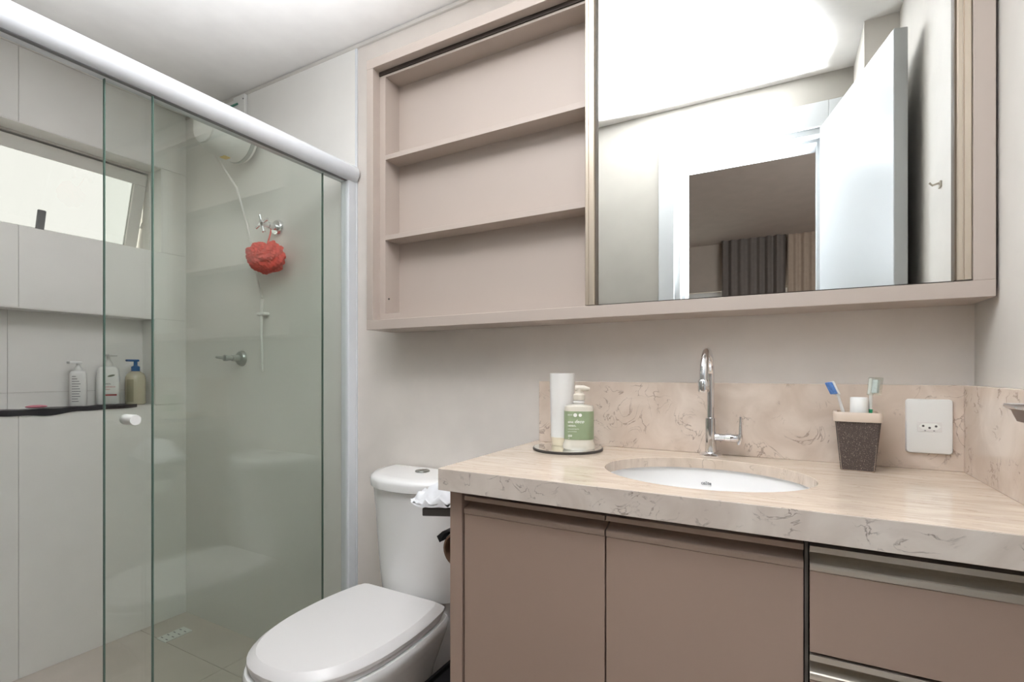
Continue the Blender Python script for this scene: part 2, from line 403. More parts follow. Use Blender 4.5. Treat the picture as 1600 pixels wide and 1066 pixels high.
# ================================================================== shower enclosure
GX = -1.345
se = thing('shower_enclosure', (GX, -.62, 0), 'greenish glass sliding shower screen hung from a white rail', 'shower screen')
prof = []
for i in range(9):
    a = -math.pi / 2 + math.pi * i / 8
    prof.append((GX + .006 + .026 * math.cos(a), 1.800 + .030 * math.sin(a)))
prof += [(GX - .028, 1.83), (GX - .028, 1.77)]
obj('top_rail', prism_y(prof, YF, -.008), 'white_alu', se, True)
obj('wall_post', B(GX - .024, GX + .014, -.042, -.0065, .03, 1.772, .003, 2), 'white_alu', se)
obj('floor_track', B(GX - .03, GX + .02, YF, -.0065, 0, .03, .003, 1), 'white_alu', se)
fp = obj('fixed_pane', B(GX - .002, GX + .006, -.652, -.03, .028, 1.772), 'shglass', se); fp['label'] = 'fixed greenish glass pane by the wall post'
sp = obj('sliding_pane', B(GX - .022, GX - .014, -.742, -.128, .032, 1.772), 'shglass', se); sp['label'] = 'sliding greenish glass pane with a white knob'
for y in (-.652, ): obj('polished_edge', B(GX - .0021, GX + .0061, y - .0016, y, .028, 1.772), 'edge', fp)
for y0, y1 in ((-.7436, -.742), (-.128, -.1264)): obj('polished_edge', B(GX - .0221, GX - .0139, y0, y1, .032, 1.772), 'edge', sp)
obj('rail_seal', B(GX - .003, GX + .009, YF, -.044, 1.7682, 1.7702), 'inkgrey', se)
knob = lathe([(.010, -.026), (.0125, -.022), (.0125, .020), (.0115, .024)], (GX - .004, -.697, .987), 'x', 20)
obj('pull_knob', knob, 'whitep', sp, True)

# floor drain
dr = thing('floor_drain', (-2.23, -.14, 0), 'small white rectangular drain cover on the shower floor', 'drain')
obj('drain_plate', B(-2.262, -2.198, -.196, -.088, 0, .004, .001, 1), 'whitep', dr)
for k in range(4):
    for q in range(2):
        x = -2.247 + q * .034; y = -.182 + k * .024
        obj('drain_slot', B(x - .007, x + .007, y - .0018, y + .0018, .004, .0046), 'inkgrey', dr)

# electric shower on the back wall
es = thing('electric_shower', (-1.93, -.02, 1.95), 'white drum-shaped electric shower high in the corner above the glass', 'shower')
obj('drum', lathe([(.055, -.03), (.09, -.033), (.097, -.05), (.097, -.13), (.092, -.16), (.07, -.19)], (-1.93, 0, 2.042), 'y', 36), 'whitep', es, True)
obj('rear_ring', lathe([(.098, -.046), (.0995, -.048), (.0995, -.06), (.098, -.062)], (-1.93, 0, 2.042), 'y', 36), 'greymetal', es, True)
obj('spray_face', lathe([(.068, -.189), (.068, -.196), (.02, -.20)], (-1.93, 0, 2.042), 'y', 30), 'soft_white', es, True)
obj('wall_arm', tube([(-1.93, -.006, 2.08), (-1.93, -.05, 2.08)], .014, 12), 'whitep', es, True)
obj('energy_sticker', B(-1.945, -1.915, -.125, -.10, 1.9435, 1.946), 'yellow', es)
jb = thing('junction_cover', (-1.985, -.01, 2.17), 'white flat cable cover plate on wall above the shower rail', 'cable cover')
obj('cover_plate', B(-2.025, -1.948, -.02, -.006, 2.165, 2.249, .003, 2), 'whitep', jb)
obj('screw', lathe([(.003, -.022), (.003, -.02)], (-1.956, 0, 2.228), 'y', 10), 'inkgrey', jb)
obj('green_lead', tube([(-1.99, -.022, 2.215), (-2.03, -.03, 2.208), (-2.08, -.03, 2.19), (-2.11, -.02, 2.15)], .004, 8), 'wire', jb, True)
hs = thing('hand_shower', (-1.83, -.03, 1.15), 'thin white hand shower with a hose hanging on the shower wall', 'hand shower')
obj('hose', tube([(-2.0, -.12, 1.985), (-1.985, -.09, 1.93), (-1.955, -.05, 1.85), (-1.93, -.02, 1.7), (-1.90, -.015, 1.58), (-1.87, -.014, 1.46), (-1.845, -.016, 1.40)], .0045, 8), 'soft_white', hs, True)
obj('handle', tube([(-1.83, -.025, 1.39), (-1.829, -.028, 1.33), (-1.825, -.026, 1.1)], [.008, .006, .0045], 10), 'whitep', hs, True)
obj('holder', B(-1.852, -1.806, -.034, -.006, 1.325, 1.337, .003, 1), 'whitep', hs)

def valve(loc, m, label, cross=True):
    x, y, z = loc
    v = thing('shower_valve', loc, label, 'valve')
    obj('rose', lathe([(.033, -.006), (.033, -.010), (.027, -.019), (.014, -.022)], (x, 0, z), 'y', 28), m, v, True)
    obj('stem', lathe([(.013, -.02), (.013, -.05), (.010, -.052), (.010, -.07)], (x, 0, z), 'y', 20), m, v, True)
    hd = obj('hub', lathe([(.008, -.068), (.013, -.07), (.013, -.082), (.008, -.086)], (x, 0, z), 'y', 20), m, v, True)
    if cross:
        for k in range(4):
            a = math.radians(20 + 90 * k); c, s = math.cos(a), math.sin(a)
            obj('spoke', tube([(x + .008 * c, -.077, z + .008 * s), (x + .036 * c, -.077, z + .036 * s)], [.0045, .006], 10), m, hd, True)
    else:
        obj('lever', tube([(x, -.078, z), (x - .05, -.084, z + .004)], [.008, .005], 10), m, hd, True)
    return v
valve((-1.754, -.006, 1.669), 'chrome', 'shiny chrome cross-handled valve above the red bath puff')
valve((-1.985, -.006, 1.156), 'greymetal', 'dull grey lever valve low on the shower wall', False)

# red bath puff: one crumpled ruffled ball hanging by a cord
bm = bmesh.new(); bmesh.ops.create_icosphere(bm, subdivisions=5, radius=1)
for v in bm.verts:
    n = v.co.normalized(); a = math.atan2(n.z, n.x); e = math.acos(max(-1, min(1, n.y)))
    r = 1 + .07 * math.sin(5 * a + 3 * math.sin(3 * e)) * math.sin(e) + .05 * math.sin(9 * a + 7 * e) + .035 * math.sin(23 * e + 9 * a) + .025 * math.sin(31 * a - 13 * e) - .26 * math.exp(-((n.x - .15) / .25) ** 2) * max(0, n.z) + .10 * max(0, -n.x) * max(0, n.z)
    v.co = Vector((-1.744, -.07, 1.541)) + Vector((n.x * .088 * r, n.y * .05 * r, (n.z * (.060 + .006 * math.sin(2 * n.x)) - .008 * n.x) * r))
bp = thing('bath_puff', (-1.744, -.07, 1.49), 'coral red mesh bath puff hanging under the chrome valve', 'bath puff')
obj('ruffles', bm, 'red', bp, True)
obj('cord', tube([(-1.748, -.06, 1.575), (-1.752, -.04, 1.64), (-1.754, -.035, 1.682), (-1.757, -.04, 1.64), (-1.756, -.06, 1.575)], .0014, 6), 'red', bp)

# ================================================================== things in the niche
NZ = NZ0 + .003
n = 60; A = []; Bk = []
for i in range(n + 1):
    t = i / n; y = -1.15 + (-.205 + 1.15) * t
    w = .004 * math.sin(40 * t) + .003 * math.sin(91 * t + 1)
    A.append((XL - .004 + w, y, .0015 * math.sin(57 * t) + .0015)); Bk.append((XL - .07 + 2 * w - .03 * max(0, t - .85) , y, .0012 * math.sin(33 * t + 2) + .0012))
rings = []
for i, (a, b) in enumerate(zip(A, Bk)):
    t = i / n; hang = (.013 + .004 * math.sin(21 * t) + .002 * math.sin(47 * t)) * (1 - .75 * max(0, (t - .75) / .25))
    xo = XL + .0055; wr = .003 + .003 * math.sin(29 * t + 1) ** 2
    rings.append([(xo, a[1], NZ - .003 - hang), (xo + .003, a[1], NZ - .003 - hang), (xo + .003, a[1], NZ + wr), (XL - .02, a[1], NZ + .0045 + .003 * math.sin(a[1] * 60)), (b[0], b[1], NZ + .004 + b[2]), (b[0], b[1], NZ + .0002), (xo, a[1], NZ + .0002)])
tag(obj('niche_liner', loft(rings), 'liner', None, True), 'wrinkled black liner strip lying along the niche ledge', 'liner')
bm = bmesh.new(); bmesh.ops.create_uvsphere(bm, u_segments=20, v_segments=10, radius=1)
for v in bm.verts: v.co = Vector((-2.435, -.515, NZ + .0125)) + Vector((v.co.x * .018, v.co.y * .032, v.co.z * .006))
tag(obj('soap_sliver', bm, 'pink', None, True), 'thin pink sliver of soap lying on the black niche liner', 'soap')

def rrect(cx, cy, hw, hd, r, rot, z, k=5):
    pts = []
    for (sx, sy, a0) in ((1, 1, 0), (-1, 1, 90), (-1, -1, 180), (1, -1, 270)):
        for i in range(k + 1):
            a = math.radians(a0 + 90 * i / k)
            x, y = sx * (hw - r) + r * math.cos(a), sy * (hd - r) + r * math.sin(a)
            pts.append((cx + x * math.cos(rot) - y * math.sin(rot), cy + x * math.sin(rot) + y * math.cos(rot), z))
    return pts
def on_front(bm, cx, cy, rot, hd, u0, z0):
    """lay flat letters on the front (local -y) face of something turned by rot"""
    for v in bm.verts:
        x, y = v.co.x + u0, -hd
        v.co = Vector((cx + x * math.cos(rot) - y * math.sin(rot), cy + x * math.sin(rot) + y * math.cos(rot), v.co.y + z0))
    return bm
ZB = NZ + .0075
RT = math.radians(62)    # local -y (the printed front) looks into the room, towards the doorway
# white slim bottle
c = (-2.446, -.386)
t = thing('lotion_bottle', (c[0], c[1], ZB), 'slim white lotion bottle with small grey print, leftmost in niche', 'bottle')
obj('body', loft([rrect(c[0], c[1], a, b, r, RT, ZB + z) for a, b, r, z in ((.024, .018, .012, 0), (.026, .02, .012, .004), (.0265, .02, .012, .11), (.0255, .0195, .012, .128), (.021, .016, .012, .136), (.012, .012, .0115, .139))]), 'whitep', t, True)
obj('pump_collar', lathe([(.013, .138), (.013, .146), (.006, .16), (.006, .168)], (c[0], c[1], ZB), 'z', 20), 'whitep', t, True)
pn = obj('pump_head', B(c[0] - .008, c[0] + .02, c[1] - .035, c[1] + .008, ZB + .166, ZB + .176, .003, 2), 'whitep', t)
ru = RT - .2
for k in range(11):
    w = (.012, .016, .022, .026, .020, .024, .026, .022, .025, .018, .020)[k]
    bm = on_front(B(0, w, 0, .0022, 0, .0002), c[0], c[1], RT, .0203, -.016, ZB + .115 - .0098 * k)
    obj('print_line', bm, 'ink' if k == 1 else 'inkgrey', t)
# broad white bottle
c = (-2.446, -.286)
t = thing('body_wash_bottle', (c[0], c[1], ZB), 'broad white pump bottle with red stripe and leaf print, in niche', 'bottle')
obj('body', loft([rrect(c[0], c[1], a, b, r, RT, ZB + z) for a, b, r, z in ((.036, .020, .014, 0), (.039, .023, .014, .005), (.0385, .023, .014, .10), (.035, .022, .014, .145), (.030, .02, .014, .153), (.014, .014, .0135, .157))]), 'whitep', t, True)
obj('pump_collar', lathe([(.016, .156), (.0155, .167), (.007, .185), (.007, .20)], (c[0], c[1], ZB), 'z', 20), 'soft_white', t, True)
obj('pump_head', B(c[0] - .007, c[0] + .035, c[1] - .012, c[1] + .02, ZB + .198, ZB + .207, .003, 2), 'soft_white', t)
hd = .0233
obj('red_stripe', on_front(B(-.013, .030, 0, .006, 0, .0002), c[0], c[1], RT, hd, 0, ZB + .036), 'inkred', t)
obj('brand_print', on_front(text_bm('aveia', .011), c[0], c[1], RT, hd, -.012, ZB + .082), 'ink', t)
obj('name_print', on_front(text_bm('hydration', .0095, .2), c[0], c[1], RT, hd, -.012, ZB + .070), 'inkred', t)
obj('kind_print', on_front(text_bm('lotion', .0085), c[0], c[1], RT, hd, -.012, ZB + .060), 'inkred', t)
lf = bmesh.new(); lf.faces.new([lf.verts.new((.012 * math.cos(a), .0042 * math.sin(a) + .003 * math.cos(a), 0)) for a in [i * math.pi / 8 for i in range(16)]])
obj('leaf_print', on_front(lf, c[0], c[1], RT, .0228, .012, ZB + .118), 'inkleaf', t)
# olive bottle with a blue pump
c = (-2.448, -.186)
t = thing('soap_bottle', (c[0], c[1], ZB - .006), 'rounded olive-tinted soap bottle with a blue pump, rightmost in niche', 'bottle')
z0 = ZB - .006
obj('body', lathe([(.033, 0), (.037, .004), (.0375, .10), (.036, .118), (.030, .132), (.018, .141), (.012, .144)], (c[0], c[1], z0), 'z', 32, sx=.9, sy=1.0), 'amber', t, True)
obj('label', loft([[(c[0] + .0338 * math.cos(a) * 1.005, c[1] + .0376 * math.sin(a) * 1.005, z0 + z) for a in [math.radians(-75 + 6 * i) for i in range(8)]] for z in (.012, .108)], close=False, cap0=False, cap1=False), 'label_dim', t, True)
obj('pump_collar', lathe([(.0155, .143), (.0155, .162), (.009, .166), (.007, .168), (.007, .186)], (c[0], c[1], z0), 'z', 24), 'blue', t, True)
obj('pump_head', B(c[0] - .007, c[0] + .012, c[1] - .036, c[1] + .010, z0 + .184, z0 + .193, .003, 2), 'blue', t)

# ================================================================== toilet
TX = -.99
tl = thing('toilet', (TX, -.35, 0), 'white close-coupled toilet with closed lid beside the glass screen', 'toilet')
def dplan(w, d, z, nx=2.2, n=40, y0=-.012):
    pts = []
    for i in range(n + 1):
        a = math.pi * i / n; c, s = math.cos(a), math.sin(a)
        pts.append((TX + w * math.copysign(abs(c) ** (2 / nx), c), y0 - d * abs(s) ** (2 / nx), z))
    r = .02
    return pts
def seatplan(s, z, yb=-.150, yc=-.335, yf=-.608, wb=.158, wm=.180, off=0.0, n=24, ex=2.45):
    """outline of the seat from back right round the front to back left, shrunk by off"""
    P = []
    wbo, wmo = wb - off, wm - off
    ybo, yfo = yb - off, yf + off
    for i in range(8):                     # right side, rounded back corner
        t = i / 8; y = ybo + (yc - ybo) * t
        w = wbo + (wmo - wbo) * math.sin(t * math.pi / 2)
        if i == 0: P.append((w - .018, y)); P.append((w - .005, y - .004)); 
        if i == 0: P.append((w, y - .016)); continue
        P.append((w, y))
    for i in range(n + 1):
        a = math.pi * i / n
        P.append((wmo * math.copysign(abs(math.cos(a)) ** (2 / ex), math.cos(a)), yc + (yfo - yc) * abs(math.sin(a)) ** (2 / ex)))
    R = [(-x, y) for x, y in P[:10]][::-1]
    P += R
    return [(TX + x * s, y, z) for x, y in P]
def scaled(ring, sx, sy, cy, z, dy=0):
    return [(TX + (p[0] - TX) * sx, cy + (p[1] - cy) * sy + dy, z) for p in ring]
ref = seatplan(1, 0, off=-.009)
bowl = obj('bowl', loft([scaled(ref, sx, sy, -.33, z, dy) for sx, sy, z, dy in ((.58, .66, 0, .06), (.60, .68, .02, .06), (.56, .66, .10, .06), (.58, .70, .18, .05), (.70, .80, .26, .03), (.86, .92, .33, .012), (.955, .98, .37, 0), (.99, .998, .392, 0), (.985, .995, .404, 0), (.965, .985, .411, 0))]), 'porcelain', tl, True)
obj('rear_plinth', loft([dplan(w, dd, z, 3.5) for w, dd, z in ((.105, .22, 0), (.105, .22, .2), (.12, .22, .34), (.13, .12, .395), (.13, .116, .416))]), 'porcelain', tl, True)
obj('seat_ring', loft([seatplan(1, z, off=o_) for z, o_ in ((.412, .006), (.414, .005), (.421, .005), (.424, .006))]), 'seatp', tl, True)
lid = obj('seat_lid', loft([seatplan(1, z, off=o_) for z, o_ in ((.425, .003), (.428, 0), (.436, 0), (.440, .003), (.4505, .017), (.4515, .0185), (.4525, .05))]), 'seatp', tl, True, sharp=24)
obj('tank', loft([dplan(w, dd, z, 2.3) for w, dd, z in ((.152, .122, .414), (.163, .134, .420), (.167, .141, .47), (.169, .150, .54), (.171, .163, .65), (.174, .176, .748))]), 'porcelain', tl, True)
tk = obj('tank_lid', loft([dplan(w, dd, z, 2.3, y0=-.008) for w, dd, z in ((.175, .185, .749), (.180, .190, .752), (.182, .192, .772), (.179, .189, .780), (.171, .181, .785), (.15, .158, .7875))]), 'porcelain', tl, True)
obj('flush_button', lathe([(.023, .786), (.023, .790), (.021, .792)], (TX, -.062, 0), 'z', 30), 'button', tk, True)
obj('button_split', B(TX - .001, TX + .001, -.084, -.04, .7915, .7925), 'gunmetal', tk)

# waste bin between toilet and vanity
wb = thing('waste_bin', (-.72, -.18, 0), 'black rectangular waste bin between the toilet and the vanity', 'waste bin')
def brect(i, z): return rrect(-.718, -.185, .095 - i, .125 - i, .02, 0, z)
obj('bin_body', loft([brect(.02, 0), brect(.018, .006), brect(.006, .285)]), 'black', wb, True)
obj('bin_rim', loft([brect(.004, .272), brect(0, .274), brect(0, .298), brect(.004, .302), brect(.012, .302), brect(.012, .29)]), 'black', wb, True)

# ================================================================== vanity
VX0, VX1, VY = -.604, XR - .002, -.455
ZT = .903
va = thing('vanity_cabinet', (-.14, -.23, 0), 'taupe vanity cabinet with two doors and drawers under the stone worktop', 'vanity cabinet')
obj('side_panel', B(VX0, -.574, VY, -.004, .0, .860, .001, 1), 'cabdark', va)
obj('carcass_bottom', B(-.573, VX1, VY + .036, -.004, .10, .118), 'cabin', va)
obj('carcass_back', B(-.573, VX1, -.016, -.004, .118, .855), 'cabin', va)
obj('carcass_end', B(VX1 - .016, VX1, VY + .036, -.016, .118, .855), 'cabin', va)
obj('carcass_partition', B(.070, .086, VY + .05, -.016, .118, .855), 'cabin', va)
obj('front_rail', B(-.573, VX1 - .016, VY + .036, VY + .050, .80, .857), 'cabin', va)
obj('toe_kick', B(-.573, VX1, VY + .06, VY + .045, .0, .10), 'cabdark', va)
def pull(x0, x1, zt, m, par):
    P = [(0, 0), (0, -.0085), (.004, -.009), (.020, -.0095), (.024, -.012), (.0235, -.016), (.018, -.0195), (.010, -.0225), (.004, -.0238), (.0004, -.0247), (-.0016, -.0262), (-.0020, -.030), (-.0016, -.0345), (0, -.036), (.028, -.036), (.028, 0)]
    return obj('pull_profile', prism_x([(VY + y, zt + z) for y, z in P], x0, x1), m, par)
def front(name, x0, x1, zt, zb, m, mp):
    f = obj(name, B(x0, x1, VY, VY + .019, zb, zt - .0362, .0008, 1), m, va)
    pull(x0, x1, zt, mp, f)
    return f
front('door', -.568, -.2735, .8475, .105, 'cabdark', 'taupe_prof'); front('door', -.2705, .0275, .8475, .105, 'cabdark', 'taupe_prof')
obj('divider', B(.029, .0335, VY + .004, VY + .034, .10, .858), 'shadowgap', va)
for zt, zb in ((.8465, .692), (.688, .532), (.528, .372), (.368, .105)):
    front('drawer', .0355, VX1 - .003, zt, zb, 'cabdark', 'alu')

# worktop: slab with an oval cut-out, apron and upstands
SXc, SYc, SA, SBy = -.137, -.258, .193, .158
CX0, CX1, CY0, CY1 = -.617, XR - .001, -.478, -.001
ct = thing('worktop', (-.14, -.24, .86), 'polished beige travertine worktop with upstands around the washbasin', 'worktop')
angs = sorted(set([2 * math.pi * i / 72 for i in range(72)] + [math.atan2(y - SYc, x - SXc) % (2 * math.pi) for x in (CX0, CX1) for y in (CY0, CY1)]))
inn, outr = [], []
for a in angs:
    c, s = math.cos(a), math.sin(a)
    k = 1 / math.sqrt((c / SA) ** 2 + (s / SBy) ** 2); inn.append((SXc + k * c, SYc + k * s))
    kk = min([((CX1 if c > 0 else CX0) - SXc) / c if abs(c) > 1e-9 else 9e9, ((CY1 if s > 0 else CY0) - SYc) / s if abs(s) > 1e-9 else 9e9])
    outr.append((SXc + kk * c, SYc + kk * s))
bm = loft([[(x, y, ZT - .022) for x, y in inn], [(x, y, ZT - .0012) for x, y in inn], [(SXc + (x - SXc) * 1.006, SYc + (y - SYc) * 1.006, ZT) for x, y in inn], [(x, y, ZT) for x, y in outr], [(x, y, ZT - .022) for x, y in outr], [(x, y, ZT - .022) for x, y in inn]], cap0=False, cap1=False)
bmesh.ops.remove_doubles(bm, verts=bm.verts, dist=1e-6)
obj('slab', bm, 'stone_top', ct)
obj('front_apron', B(CX0, CX1, CY0 - .0006, CY0 + .02, ZT - .044, ZT - .0004, .0006, 1), 'stone_front', ct)
obj('end_apron', B(CX0 - .0006, CX0 + .02, CY0 + .02, CY1, ZT - .044, ZT - .0004), 'stone_front', ct)
obj('back_upstand', B(-.606, XR - .0205, -.021, -.001, ZT, 1.073, .0008, 1), 'stone', ct)
obj('side_upstand', B(XR - .021, XR - .001, CY0, -.001, ZT, 1.073, .0008, 1), 'stone', ct)

# washbasin
ws = thing('washbasin', (SXc, SYc, .75), 'oval white porcelain basin set under the stone worktop', 'washbasin')
rings = []
prof = [(1.10, 0), (1.03, -.0005)] + [(math.cos(a) * 1.03, -.135 * math.sin(a)) for a in [math.radians(x) for x in (3, 10, 20, 32, 45, 58, 70, 80, 86)]]
for k, h in prof: rings.append([(SXc + SA * k * math.cos(2 * math.pi * i / 56), SYc + SBy * k * math.sin(2 * math.pi * i / 56), ZT - .0225 + h) for i in range(56)])
for k, h in prof[::-1]: rings.append([(SXc + SA * (k + .05) * math.cos(2 * math.pi * i / 56), SYc + SBy * (k + .05) * math.sin(2 * math.pi * i / 56), ZT - .0235 + h - .008 * (1 if h < -.001 else .5)) for i in range(56)])
bm = loft(rings + [rings[0]], cap0=False, cap1=False); bmesh.ops.remove_doubles(bm, verts=bm.verts, dist=1e-6)
obj('bowl', bm, 'porcelain', ws, True)
obj('drain_ring', lathe([(.022, -.1355), (.022, -.1325), (.017, -.132), (.016, -.1345)], (SXc, SYc, ZT - .0225), 'z', 28), 'chrome', ws, True)
tb = text_bm('celite', .010, 0, .0002)
cx = sum(v.co.x for v in tb.verts) / len(tb.verts)
for v in tb.verts:
    x = v.co.x - cx; h = v.co.y - .036
    X = -.150 + x; sa = min(1, -h / .135); kk = 1.03 * math.sqrt(1 - sa * sa)
    dx = (X - SXc) / (SA * kk); Y = SYc + SBy * kk * math.sqrt(max(0, 1 - dx * dx))
    v.co = Vector((X, Y - .0022, ZT - .0225 + h + .0008))
obj('maker_mark', tb, 'inkgrey', ws)

# tap
FX, FY = -.147, -.052
fa = thing('tap', (FX, FY, ZT), 'chrome swan-neck tap with a side lever behind the basin', 'tap')
obj('base_flange', lathe([(.0255, 0), (.0258, .003), (.022, .007), (.013, .010)], (FX, FY, ZT), 'z', 32), 'chrome', fa, True)
obj('body', lathe([(.0125, .008), (.0122, .088), (.0105, .0895), (.0085, .090)], (FX, FY, ZT), 'z', 28), 'chrome', fa, True)
pts = [(FX, FY, ZT + .088), (FX, FY, ZT + .12), (FX, FY, ZT + .16)]
RY, zc = .0605, ZT + .183
for i in range(13):
    a = math.pi * i / 12 * .96; pts.append((FX, FY - RY + RY * math.cos(a), zc + .060 * math.sin(a)))
pts.append((FX, pts[-1][1] - .001, zc - .001 - .006))
obj('spout', tube(pts, .0082, 16), 'chrome', fa, True)
e = pts[-1]
obj('aerator', lathe([(.0095, .004), (.0115, .001), (.0115, -.020), (.0105, -.022), (.0085, -.021)], (e[0], e[1], e[2]), 'z', 24), 'chrome', fa, True)
va_ = obj('valve_barrel', lathe([(.0085, .006), (.0088, .030), (.0098, .031), (.0102, .043), (.009, .044), (.009, .058), (.0075, .060)], (FX, FY, ZT + .045), 'x', 24), 'chrome', fa, True)
obj('lever', tube([(FX + .060, FY, ZT + .030), (FX + .062, FY, ZT + .045), (FX + .0635, FY, ZT + .055), (FX + .064, FY, ZT + .094)], [.004, .007, .004, .0028], 12), 'chrome', va_, True)

# mirrored tray with tube and soap
ty = (-.478, -.122)
tr = thing('round_tray', (ty[0], ty[1], ZT), 'round mirrored tray with dark rim on the worktop', 'tray')
obj('rim', lathe([(.086, 0), (.088, .001), (.088, .0055), (.086, .0062)], (ty[0], ty[1], ZT), 'z', 56), 'gunmetal', tr, True)
obj('mirror_disc', lathe([(.0855, .0058), (.0855, .0068)], (ty[0], ty[1], ZT), 'z', 56), 'mirror', tr)
ZTR = ZT + .0069
c = (-.503, -.098)
tu = thing('cream_tube', (c[0], c[1], ZTR), 'tall white tube standing on its beige cap on the tray', 'tube')
obj('cap', lathe([(.0255, 0), (.027, .002), (.0285, .021)], (c[0], c[1], ZTR), 'z', 32), 'beige_tube', tu, True)
rg = []
for i, z in enumerate((.017, .03, .08, .14, .182, .186)):
    r = .0295 + .004 * z / .186; fl_ = 1 - .04 * z / .186
    ring = []
    for k in range(40):
        a = 2 * math.pi * k / 40
        zz = z + (.007 * (1 + math.sin(a + .4)) if i == 0 else 0)
        ring.append((c[0] + r * math.cos(a), c[1] + r * .82 * fl_ * math.sin(a), ZTR + zz))
    rg.append(ring)
obj('tube_body', loft(rg), 'soft_white', tu, True)
# pump soap
c = (-.440, -.142); RS = math.radians(20)
so = thing('hand_soap', (c[0], c[1], ZTR), 'hand soap pump bottle with green label on the round tray', 'soap bottle')
def rr(w, dd, r, z): return rrect(c[0], c[1], w, dd, r, RS, ZTR + z, 7)
obj('body', loft([rr(.036, .030, .022, 0), rr(.039, .033, .024, .004), rr(.0385, .0325, .024, .014), rr(.0358, .030, .022, .022), rr(.0355, .030, .022, .10), rr(.034, .0285, .021, .106), rr(.018, .018, .0179, .110)]), 'soapbody', so, True)
obj('label', loft([rr(.0361, .0306, .0225, .026), rr(.0361, .0306, .0225, .0945)], cap0=False, cap1=False), 'label_green', so, True)
obj('neck', lathe([(.0125, .108), (.0125, .113), (.0145, .114), (.0145, .117), (.0125, .118), (.0125, .122)], (c[0], c[1], ZTR), 'z', 24), 'soft_white', so, True)
obj('pump_collar', lathe([(.0145, .121), (.015, .123), (.0145, .133), (.010, .137), (.010, .140)], (c[0], c[1], ZTR), 'z', 24), 'pump', so, True)
pd = Vector((math.cos(.25), math.sin(.25), 0))
pc = Vector((c[0], c[1], ZTR + .149))
obj('pump_head', tube([pc - pd * .010, pc - pd * .008, pc + pd * .012, pc + pd * .026 + Vector((0, 0, -.002))], [.006, .0085, .0075, .004], 12), 'pump', so, True)
obj('pump_stem', lathe([(.008, .139), (.0085, .150)], (c[0], c[1], ZTR), 'z', 16), 'pump', so, True)
def soft(bm, u0, z0): return on_front(bm, c[0], c[1], RS, .0309, u0, ZTR + z0)
RSx = -.026
for s, size, z0, it, bo, u0 in (('one', .0085, .0665, 0, .0002, RSx), ('deco', .0115, .0665, .3, .0002, RSx + .0155), ('HERBAL', .0055, .058, 0, .0001, RSx), ('sabonete liquido', .004, .051, 0, 0, RSx), ('para as maos', .004, .045, 0, 0, RSx), ('250', .0065, .0335, 0, .0002, RSx), ('ml', .004, .0285, 0, 0, RSx), ('ECO', .005, .0845, 0, 0, RSx)):
    obj('label_print', soft(text_bm(s, size, it, bo), u0, z0), 'inkwhite', so)
for u0, r in ((-.0085, .0046), (.0035, .0040)):
    bm = bmesh.new(); bmesh.ops.create_circle(bm, cap_ends=True, segments=20, radius=r)
    obj('label_seal', soft(bm, u0, .0855), 'inkwhite', so)

# toothbrush cup with brushes and paste
c = (.133, -.082)
cu = thing('toothbrush_cup', (c[0], c[1], ZT), 'square beige and dark brown speckled toothbrush cup by the socket', 'cup')
RC = math.radians(-4)
def cr_(h, r, z): return rrect(c[0], c[1], h, h, r, RC, ZT + z, 5)
obj('cup_body', loft([cr_(.0265, .004, 0), cr_(.028, .005, .003), cr_(.0365, .006, .098)]), 'beige', cu, True)
for k in range(4):                         # dark speckled panel on each face
    ra = RC + k * math.pi / 2
    ring = []
    for (hw, out, z) in ((.0258, .0277, .002), (.0350, .0366, .0978)):
        for s in (-1, 1):
            x, y = s * hw, -out - .0006
            ring.append((c[0] + x * math.cos(ra) - y * math.sin(ra), c[1] + x * math.sin(ra) + y * math.cos(ra), ZT + z))
    ring2 = []
    for (hw, out, z) in ((.0258, .0277, .002), (.0350, .0366, .0978)):
        for s in (-1, 1):
            x, y = s * hw, -out + .001
            ring2.append((c[0] + x * math.cos(ra) - y * math.sin(ra), c[1] + x * math.sin(ra) + y * math.cos(ra), ZT + z))
    q = [ring[0], ring[1], ring[3], ring[2]]; q2 = [ring2[0], ring2[1], ring2[3], ring2[2]]
    obj('speckled_panel', loft([q, q2]), 'speck', cu)
rim = loft([cr_(.0375, .007, .098), cr_(.040, .008, .0985), cr_(.041, .009, .112), cr_(.039, .009, .117), cr_(.034, .008, .1165), cr_(.033, .007, .10)])
obj('cup_rim', rim, 'beige', cu, True)
tp = thing('toothpaste_tube', (c[0], c[1], ZT + .02), 'white round toothpaste cap sticking up out of the cup', 'toothpaste')
obj('tube_sleeve', lathe([(.010, -.005), (.016, .085), (.014, .09)], (c[0] + .003, c[1] - .006, ZT + .02), 'z', 20), 'whitep', tp, True)
obj('screw_cap', lathe([(.0155, .09), (.0158, .092), (.0150, .1245), (.0142, .1255), (.0125, .1235)], (c[0] + .003, c[1] - .006, ZT + .02), 'z', 28), 'whitep', tp, True)
tb1 = thing('toothbrush', (c[0] - .02, c[1] + .01, ZT + .02), 'toothbrush with blue bristles leaning left out of the cup', 'toothbrush', 'toothbrushes in the cup')
hp = [Vector((c[0] - .005, c[1] + .012, ZT + .012)), Vector((c[0] - .022, c[1] + .004, ZT + .11)), Vector((c[0] - .031, c[1], ZT + .145)), Vector((c[0] - .044, c[1] - .003, ZT + .175))]
obj('handle', tube(hp, [.004, .0035, .0025, .004], 10), 'soft_white', tb1, True)
dd_ = (hp[3] - hp[2]).normalized(); nn = Vector((-.75, -.6, 0)).normalized(); mid = hp[2] * .4 + hp[3] * .6
def brushbox(mid, dd_, nn, L_, w, t0, t1):
    tt = dd_.cross(nn).normalized(); bm = B(-L_ / 2, L_ / 2, -w / 2, w / 2, t0, t1, .0012, 1)
    for v in bm.verts: v.co = mid + dd_ * v.co.x + tt * v.co.y + nn * v.co.z
    return bm
